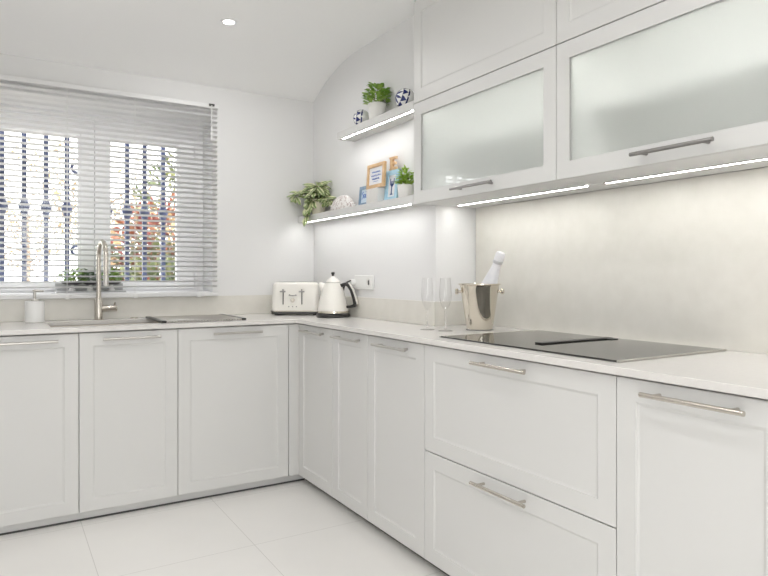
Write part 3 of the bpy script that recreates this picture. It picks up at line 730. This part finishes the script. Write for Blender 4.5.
# ------------------------------------------------------------------ ceiling downlights
def downlight(label, x, y):
    t = thing('downlight', label, 'downlight', (x, y, ZC), 0, 'recessed ceiling downlights')
    b = NB(); lathe(b, [(.028, -.0005), (.028, -.004), (.031, -.006), (.041, -.004), (.0425, -.0005)], 32); obj('trim_ring', b, 'pvc', t)
    b = NB(); lathe(b, [(0, -.003), (.0275, -.003), (.0275, -.0008), (0, -.0008)], 28); obj('lens', b, 'lamp', t)
    li = bpy.data.lights.new('downlight_lamp', 'AREA'); li.shape = 'DISK'; li.size = .055; li.energy = LAMP; li.spread = math.radians(165); li.color = (1, .99, .985)
    lo_ = bpy.data.objects.new('downlight_lamp', li); COL.objects.link(lo_); lo_.parent = t; lo_.location = (0, 0, -.0075)
LAMP = 3.3
lab = {(-.38, -.02): 'round recessed ceiling downlight above the window run'}
for x in (-.38, -.85, -1.7):  # only the window-run downlight is in view; the rest are added for brightness
    for y in (-.02, -1.5, -2.7, -3.9):
        if (x == -.38) != (y == -.02): continue
        downlight(lab.get((x, y), 'unseen ceiling downlight added as room light, in the row %s, %s' % ('nearer the long run' if x > -1 else 'against the far side wall',
                  {-.02: 'closest to the window wall', -1.5: 'second from the window', -2.7: 'third from the window', -3.9: 'furthest from the window'}[y])), x, y)

# ------------------------------------------------------------------ garden beyond the window
b = NB(); box(b, -14, 12, YB + .25, 16, -.12, -.02); box(b, -14, 12, -14, YR - .2, -.12, -.02); struct('ground', b, 'terrace', smooth=False)
def shrub(name, label, c, rx, ry, rz, n, lm, ln, wd, cat='shrub', fol='foliage', extra=None):
    t = thing(name, label, cat, (c[0], c[1], -.02)); cz = c[2]
    def cloud(n, lm, nm, z0=-1, z1=1):
        b = NB()
        while n > 0:
            v = Vector((random.uniform(-1, 1), random.uniform(-1, 1), random.uniform(-1, 1)))
            if v.length > 1 or not z0 <= v.z <= z1 or random.random() > .25 + .75 * v.length: continue
            p = Vector((v.x * rx, v.y * ry, cz + v.z * rz + .02)); n -= 1
            d = v + Vector((random.uniform(-.7, .7), random.uniform(-.7, .7), random.uniform(-.4, .7)))
            leaf(b, p, d, (random.uniform(-1, 1), random.uniform(-1, 1), random.uniform(.1, 1)), ln * random.uniform(.7, 1.3), wd * random.uniform(.8, 1.2), .25)
        obj(nm, b, lm, t, smooth='leaf')
    cloud(n, lm, fol)
    for q in extra or (): cloud(*q)
    b = NB()
    for k in range(9):
        a = k * 2.4; e = Vector((rx * .75 * math.cos(a) * random.uniform(.4, 1), ry * .75 * math.sin(a), cz + rz * random.uniform(.1, .7)))
        tube(b, [(0, 0, 0), (e.x * .3, e.y * .3, e.z * .55), tuple(e)], [.03, .018, .006], 7)
    obj('branches', b, 'bark', t)
shrub('flowering_shrub', 'red flowering shrub outside the window, behind the grille', (.02, 3.3, 1.15), .62, .5, .76, 1000, 'red', .085, .055, extra=[(1000, 'garden', 'green_leaves', -1, .35), (450, 'autumn', 'yellow_leaves', -.8, .8)])
shrub('garden_shrub', 'low green shrub outside the window at the foot of the red one', (-.25, 2.25, .72), .5, .38, .52, 1100, 'garden', .08, .045)
shrub('garden_shrub', 'olive green shrub outside rising behind the red one', (.45, 4.4, 1.6), .55, .5, .95, 900, 'garden', .10, .045)
def tree(label, x, y, h, n, seed):
    rnd = random.Random(seed); t = thing('garden_tree', label, 'tree', (x, y, -.02)); b = NB(); lf = NB()
    tube(b, [(0, 0, 0), (.05, 0, h * .35), (.02, .05, h * .6)], [.05, .04, .03], 9)
    for k in range(n):
        a = rnd.uniform(0, 2 * PI); z0 = h * rnd.uniform(.3, .6); p = Vector((.03, .02, z0)); pts = [p]
        d = Vector((math.cos(a), math.sin(a) * .6, rnd.uniform(.05, .9))).normalized()
        for i in range(6):
            d = (d + Vector((rnd.uniform(-.35, .35), rnd.uniform(-.35, .35), rnd.uniform(-.15, .25)))).normalized(); p = p + d * h * .085; pts.append(p)
            for q in range(4):
                v = Vector((rnd.uniform(-1, 1), rnd.uniform(-1, 1), rnd.uniform(-1, .6)))
                if rnd.random() < .85: leaf(lf, p + v * .10, v, (rnd.uniform(-1, 1), rnd.uniform(-1, 1), 1), rnd.uniform(.06, .10), .05, .2)
        tube(b, pts, [.013, .011, .009, .007, .005, .004, .003], 6)
    obj('trunk_and_branches', b, 'bark', t); obj('foliage', lf, 'autumn', t, smooth='leaf')
tree('sparse yellowing tree outside, straight behind the window mullion', -.06, 8.2, 3.9, 34, 4)
tree('sparse yellowing tree outside, seen through the pane above the soap dispenser', -.93, 11.6, 3.9, 34, 9)

# ------------------------------------------------------------------ light and camera
wd = bpy.data.worlds.new('sky'); scene.world = wd; wd.use_nodes = True
bg = wd.node_tree.nodes['Background']; bg.inputs['Color'].default_value = (1, .99, .985, 1); bg.inputs['Strength'].default_value = 5.2
for nm, loc, rot, sx, sy in (('added_door_portal', ((DX0 + DX1) / 2, YR - .16, DZ1 / 2), (PI / 2, 0, 0), DX1 - DX0, DZ1), ('window_portal', ((WX0 + WX1) / 2, YB + .24, (WZ0 + WZ1) / 2), (-PI / 2, 0, 0), WX1 - WX0, WZ1 - WZ0)):
    li = bpy.data.lights.new(nm, 'AREA'); li.shape = 'RECTANGLE'; li.size = sx; li.size_y = sy; li.cycles.is_portal = True
    lo_ = bpy.data.objects.new(nm, li); COL.objects.link(lo_); lo_.location = loc; lo_.rotation_euler = rot
cam = bpy.data.cameras.new('camera'); co = bpy.data.objects.new('camera', cam); COL.objects.link(co)
co.location = (-1.3705, -3.1698, 1.1398); co.rotation_euler = (PI / 2, 0, -math.radians(31.289))
cam.sensor_width = 36; cam.lens = 630.36 * 36 / 768; cam.shift_y = -12.92 / 768; cam.clip_start = .02; cam.clip_end = 100
scene.camera = co
vs_ = scene.view_settings; vs_.view_transform = 'Standard'; vs_.look = 'None'; vs_.exposure = .1; vs_.gamma = 1; vs_.use_curve_mapping = False
cy = scene.cycles; cy.use_denoising = True; cy.max_bounces = 14; cy.diffuse_bounces = 8; cy.glossy_bounces = 5; cy.transmission_bounces = 10; cy.transparent_max_bounces = 16
cy.sample_clamp_indirect = 6; cy.caustics_reflective = False; cy.caustics_refractive = False
